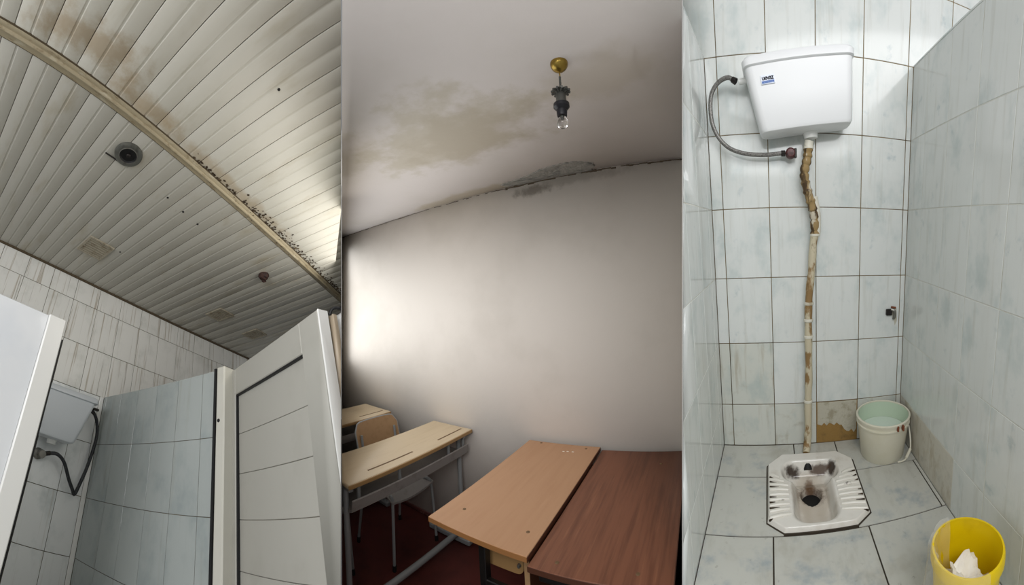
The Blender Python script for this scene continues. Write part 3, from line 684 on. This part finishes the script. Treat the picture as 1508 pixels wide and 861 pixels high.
# pendant lamp -----------------------------------------------------
LX, LY = .229, -.947
lp = thing('pendant_lamp', 'class', (LX, LY, CH), 'bare bulb pendant lamp with a brass ceiling rose and black holder', 'lamp')
part(MB().lathe([(.027, 0), (.0275, -.004), (.026, -.011), (.021, -.018), (.013, -.024), (.006, -.027), (.001, -.028)], 32), 'ceiling_rose', 'brass', lp)
part(MB().tube([(0, 0, -.028), (.001, 0, -.048), (-.0008, 0, -.064), (.0005, 0, -.085)], .0022, 8), 'cord', 'brass', lp)
for k in range(4): part(MB().lathe([(.0028 + .0012 * math.cos(a), .0045 * math.sin(a)) for a in [2 * PI * q / 8 for q in range(9)]], 8, (0, 0, -.046 - k * .008)), 'chain_link', 'socket_pewter', lp)
for k in range(12):
    a = 2 * PI * k / 12
    part(MB().tube([(.006 * math.cos(a), .006 * math.sin(a), -.094), (.02 * math.cos(a), .02 * math.sin(a), -.087), (.03 * math.cos(a), .03 * math.sin(a), -.089)], [.004, .0052, .0034], 8), 'petal', 'socket_pewter', lp)
part(MB().lathe([(.005, -.083), (.013, -.09), (.0155, -.1), (.0165, -.122), (.0175, -.126)], 24), 'holder_sleeve', 'socket_pewter', lp)
part(MB().lathe([(.0165, -.122), (.0245, -.126), (.025, -.136), (.019, -.143), (.0165, -.145)], 28), 'holder_cup', 'socket_black', lp)
part(MB().lathe([(.016, -.142), (.0165, -.152), (.0155, -.163), (.012, -.165)], 24), 'holder_ring', 'socket_black', lp)
bl = part(MB().lathe([(.009, -.158), (.0105, -.168), (.0155, -.176), (.0175, -.184), (.016, -.192), (.010, -.1985), (.001, -.2005)], 28), 'bulb', 'bulb_glass', lp)
part(MB().tube([(0, 0, -.16), (0, 0, -.178)], [.005, .003], 8), 'bulb_stem', 'socket_pewter', bl)

# school desks with book tray -------------------------------------
def student_desk(loc, label):
    d = thing('school_desk', 'class', loc, label, 'desk', 0, 'pale school desks by the wall')
    DW, DL = .35, .99
    part(MB().cbox(0, DW, -DL, 0, .729, .75, .004), 'tabletop', 'maple_top', d)
    part(MB().cbox(DW - .002, DW + .004, -DL, 0, .727, .748, .002), 'front_edge', 'maple_edge', d)
    for ya, yb in ((-.82, -.49), (-.27, -.03)):
        part(MB().cbox(DW - .075, DW - .064, ya, yb, .7485, .7512, .0008), 'pen_groove', 'groove_dark', d)
    part(MB().prism([(.05, .60), (.30, .59), (.325, .60), (.335, .655), (.33, .66), (.318, .61), (.298, .602), (.05, .612)], -DL + .03, -.03, lambda x, z, y: (x, y, z)), 'book_tray', 'tray_grey', d)
    for y in (-.9, -.62, -.2, -.05):
        part(MB().cbox(.298, .312, y - .009, y + .009, .606, .73, .003), 'tray_bracket', 'paint_grey', d)
    for y in (-DL + .03, -.06):
        part(MB().tube([(.275, y, .04), (.275, y, .73)], .015, 14), 'leg', 'paint_grey', d)
        part(MB().cbox(-.03, .34, y - .022, y + .022, .0, .042, .01), 'foot_bar', 'paint_grey', d)
        part(MB().cbox(.02, .33, y - .014, y + .014, .7, .73, .004), 'top_bar', 'paint_grey', d)
    part(MB().tube([(.235, -DL + .04, .06), (.235, -.06, .06)], .019, 14), 'stretcher', 'paint_grey', d)
    return d
student_desk((-1.245, -.02, 0), 'pale school desk with grey book tray between chair and brown desks')
student_desk((-2.035, -.06, 0), 'pale school desk end at the left edge, farthest from the brown desks')

# beech and walnut desks -------------------------------------------
d = thing('beech_desk', 'class', (-.451, -.03, 0), 'light orange-brown wooden desk with screw marks in the foreground', 'desk')
W, Ln = .449, .889
part(MB().cbox(0, W, -Ln, 0, .73, .75, .002), 'tabletop', 'beech_top', d)
part(MB().cbox(.001, W - .001, -Ln - .0015, -Ln + .001, .73, .7485, .0006), 'edge_band', 'beech_edge', d)
part(MB().cbox(W - .001, W + .0015, -Ln, 0, .73, .7485, .0006), 'edge_band', 'walnut_edge', d)
for x, y in ((.09, -.764), (.393, -.773), (.09, -.02), (.375, -.035)):
    part(MB().lathe([(.001, .7514), (.006, .7512), (.008, .7495)], 12, (x, y, 0)), 'screw_head', 'groove_dark', d)
for x, y in ((.262, -.095), (.285, -.09), (.315, -.088)):
    part(MB().cbox(x - .006, x + .006, y - .003, y + .003, .7495, .7508, .0003), 'paint_fleck', 'paper', d)
for y in (-.83, -.08):
    part(MB().cbox(.215, .245, y - .018, y + .018, .03, .73, .003), 'leg', 'paint_black', d)
    part(MB().cbox(.05, .385, y - .02, y + .02, 0, .03, .004), 'foot_bar', 'paint_black', d)
part(MB().cbox(.215, .385, -.846, -.824, .545, .575, .003), 'crossbar', 'paint_black', d)
part(MB().loft([[(x, y - .785, z + .64) for x, z, y in [(p[0] + .275, p[1], yy) for p in [(q[0], q[1]) for q in rrect(.098, .05, .03, 0)]]] for yy in (0, .014)], True, False), 'shelf_panel', 'maple_edge', d)  # darker wood colour carries the shade under the tabletop
part(MB().lathe([(.001, -.795), (.006, -.794), (.008, -.785)], 12, (.355, 0, .625), 'y', True), 'bolt', 'metal_dull', d)
d = thing('walnut_desk', 'class', (0.002, -.03, 0), 'dark reddish-brown wooden desk pushed against the light one', 'desk')
W, Ln = .475, .905
part(MB().cbox(.005, W, -Ln, 0, .714, .7345, .002), 'tabletop', 'walnut_top', d)
part(MB().cbox(.004, W - .001, -Ln - .0015, -Ln + .001, .714, .7325, .0006), 'edge_band', 'walnut_edge', d)
for x, y in ((.091, -.857), (.353, -.14), (.36, -.85)):
    part(MB().lathe([(.001, .7362), (.006, .736), (.008, .734)], 12, (x, y, 0)), 'screw_head', 'groove_dark', d)
part(MB().cbox(.02, .43, -.86, -.835, .655, .714, .003), 'apron', 'paint_black', d)
part(MB().cbox(-.055, -.036, -.82, -.06, 0, .714, .002), 'side_panel', 'walnut_edge', d)
part(MB().cbox(-.056, -.035, -.824, -.82, 0, .714, .001), 'panel_edge', 'ply_seat', d)
part(MB().cbox(.41, .43, -.86, -.06, 0, .714, .002), 'side_panel', 'walnut_edge', d)
part(MB().cbox(-.036, .41, -.20, -.18, .25, .714, .002), 'modesty_panel', 'walnut_edge', d)

# chairs -----------------------------------------------------------
def chair(loc, label, rz=0.0):
    c = thing('school_chair', 'class', loc, label, 'chair', rz, 'plywood chairs behind the school desk')
    S = MB(); nx, ny = 10, 8; top_, bot = [], []
    def sh(i, j):
        u, v_ = i / nx, j / ny
        x = -.17 + .36 * u; hw = .185 - .02 * (1 - u) ; y = -hw + 2 * hw * v_
        return x, y, .435 - .02 * math.sin(PI * v_) - .03 * max(0, u - .75) / .25
    for i in range(nx + 1):
        for j in range(ny + 1): top_.append(sh(i, j))
    bot = [(x, y, z - .012) for x, y, z in top_]
    nn = (nx + 1) * (ny + 1); fs = []
    for i in range(nx):
        for j in range(ny):
            a = i * (ny + 1) + j; q = (a, a + 1, a + ny + 2, a + ny + 1); fs.append(q); fs.append(tuple(nn + t for t in q[::-1]))
    ring = [j for j in range(ny + 1)] + [(i + 1) * (ny + 1) - 1 for i in range(1, nx + 1)] + [nx * (ny + 1) + j for j in range(ny - 1, -1, -1)] + [i * (ny + 1) for i in range(nx - 1, 0, -1)]
    for k in range(len(ring)): a, b = ring[k], ring[(k + 1) % len(ring)]; fs.append((a, b, nn + b, nn + a))
    part(S.add(top_ + bot, fs, True), 'seat', 'tray_grey', c)
    out = [(-.185, .60), (-.19, .72)] + [(-.19 + .055 * (1 - math.cos(a)), .745 + .05 * math.sin(a)) for a in [PI / 2 * k / 5 for k in range(6)]]
    out = out + [(-y, z) for y, z in out[::-1]]
    bend = lambda y, z, t: (-.135 - .05 * (z - .6) / .2 - .03 * (1 - (y / .19) ** 2) + t, y, z)
    def slab(poly, t0, t1):                                     # curved plate split in vertical strips
        m = MB(); N_ = 14; ys_ = [-.19 + .38 * k / N_ for k in range(N_ + 1)]
        def ztop(y):
            a = abs(y); return .795 if a < .135 else .745 + .05 * math.sqrt(max(0, 1 - ((a - .135) / .055) ** 2))
        rows = [[(y, .60 + (ztop(y) - .60) * k / 6) for k in range(7)] for y in ys_]
        vs = [bend(y, z, t) for t in (t0, t1) for r in rows for y, z in r]; n1 = (N_ + 1) * 7; f_ = []
        for i in range(N_):
            for k in range(6):
                a = i * 7 + k; q = (a, a + 1, a + 8, a + 7); f_.append(q); f_.append(tuple(n1 + t for t in q[::-1]))
        rim_ = [k for k in range(7)] + [i * 7 + 6 for i in range(1, N_ + 1)] + [N_ * 7 + k for k in range(5, -1, -1)] + [i * 7 for i in range(N_ - 1, 0, -1)]
        for k in range(len(rim_)): a, b = rim_[k], rim_[(k + 1) % len(rim_)]; f_.append((a, b, n1 + b, n1 + a))
        return m.add(vs, f_, True), [bend(rows[q // 7][q % 7][0], rows[q // 7][q % 7][1], (t0 + t1) / 2) for q in rim_[:7 + N_ + 6]]
    mb, edge = slab(out, -.006, .006)
    bk_ = part(mb, 'backrest', 'ply_seat', c)
    part(MB().tube(edge, .0062, 8), 'edge_piping', 'paint_grey', bk_)
    for sy in (-1, 1):
        part(MB().tube(curve_pts([(.12, sy * .15, .425), (.165, sy * .165, .415), (.18, sy * .175, .36), (.187, sy * .19, .03)], 5), .0095, 10), 'leg', 'paint_grey', c)
        part(MB().tube(curve_pts([(.10, sy * .16, .42), (-.08, sy * .165, .42), (-.13, sy * .168, .38), (-.187, sy * .19, .03)], 5), .0095, 10), 'leg', 'paint_grey', c)
        part(MB().tube(curve_pts([(-.05, sy * .15, .425), (-.12, sy * .15, .45), (-.135, sy * .15, .56), (-.155, sy * .15, .72)], 5), .009, 10), 'back_post', 'paint_grey', c)
        for xx in (.187, -.187): part(MB().tube([(xx, sy * .1895, .035), (xx, sy * .1905, .0)], .0125, 10), 'rubber_foot', 'rubber_black', c)
    return c
chair((-1.322, -.36, 0), 'plywood chair with grey tube legs pushed under the pale desk near the wall')
chair((-1.47, -.945, 0), 'chair cut off by the left edge behind the pale desk, tube legs showing')

# ================================================================== dividing walls between the three rooms
def divider(sign, r0, r1, z0, z1, label):
    a = sign * HALF; dx, dy = math.sin(a), math.cos(a); nx, ny = math.cos(a), -math.sin(a)
    vs = []
    for r, t in ((r0, .0007), (r1, .0014)):
        for s in (-1, 1):
            for z in (z0, z1): vs.append((dx * r + nx * t * s, dy * r + ny * t * s, z))
    o = MB().add(vs, [(0, 1, 3, 2), (4, 6, 7, 5), (0, 4, 5, 1), (2, 3, 7, 6), (0, 2, 6, 4), (1, 5, 7, 3)]).build('wall_divider', 'divider_plaster')
    return tag(o, label, 'wall', kind='structure')
divider(-1, 1.5, 4.6, -2.2, 1.5, 'thin dividing wall between the washroom and the classroom')
divider(1, .95, 3.2, -2.2, 1.5, 'thin dividing wall between the classroom and the toilet stall')

# ------------------------------------------------------------------ everything ends at the dividing walls
bpy.context.view_layer.update()
EPS = .002
def clip(o, planes):
    mw = o.matrix_world; inv = mw.inverted()
    pts = [mw @ v.co for v in o.data.vertices]
    for n in planes:
        ds = [p.dot(n) - EPS for p in pts]
        if min(ds) >= 0: continue
        if max(ds) <= 0: return False
        bm = bmesh.new(); bm.from_mesh(o.data)
        nl = (mw.to_3x3().transposed() @ n).normalized(); co_ = inv @ (n * EPS)
        r = bmesh.ops.bisect_plane(bm, geom=bm.verts[:] + bm.edges[:] + bm.faces[:], plane_co=co_, plane_no=nl, clear_inner=True)
        ed = [e for e in r['geom_cut'] if isinstance(e, bmesh.types.BMEdge)]
        if ed:
            try: bmesh.ops.holes_fill(bm, edges=ed, sides=0)
            except Exception: pass
        bm.to_mesh(o.data); bm.free()
        pts = [mw @ v.co for v in o.data.vertices]
        if len(o.data.polygons) == 0: return False
    return True
ca_, sa_ = math.cos(HALF), math.sin(HALF)
NL_in, NR_in = Vector((ca_, sa_, 0)), Vector((-ca_, sa_, 0))   # normals pointing into the middle bay
PL = {'class': [NL_in, NR_in], 'wash': [-NL_in], 'stall': [-NR_in]}
gone = [o for o, rk in MADE if rk and not clip(o, PL[rk])]
names = set()
for o in gone:
    names.add(o.name); names.update(c.name for c in o.children)
for nm in names:
    if nm in bpy.data.objects: bpy.data.objects.remove(bpy.data.objects[nm], do_unlink=True)
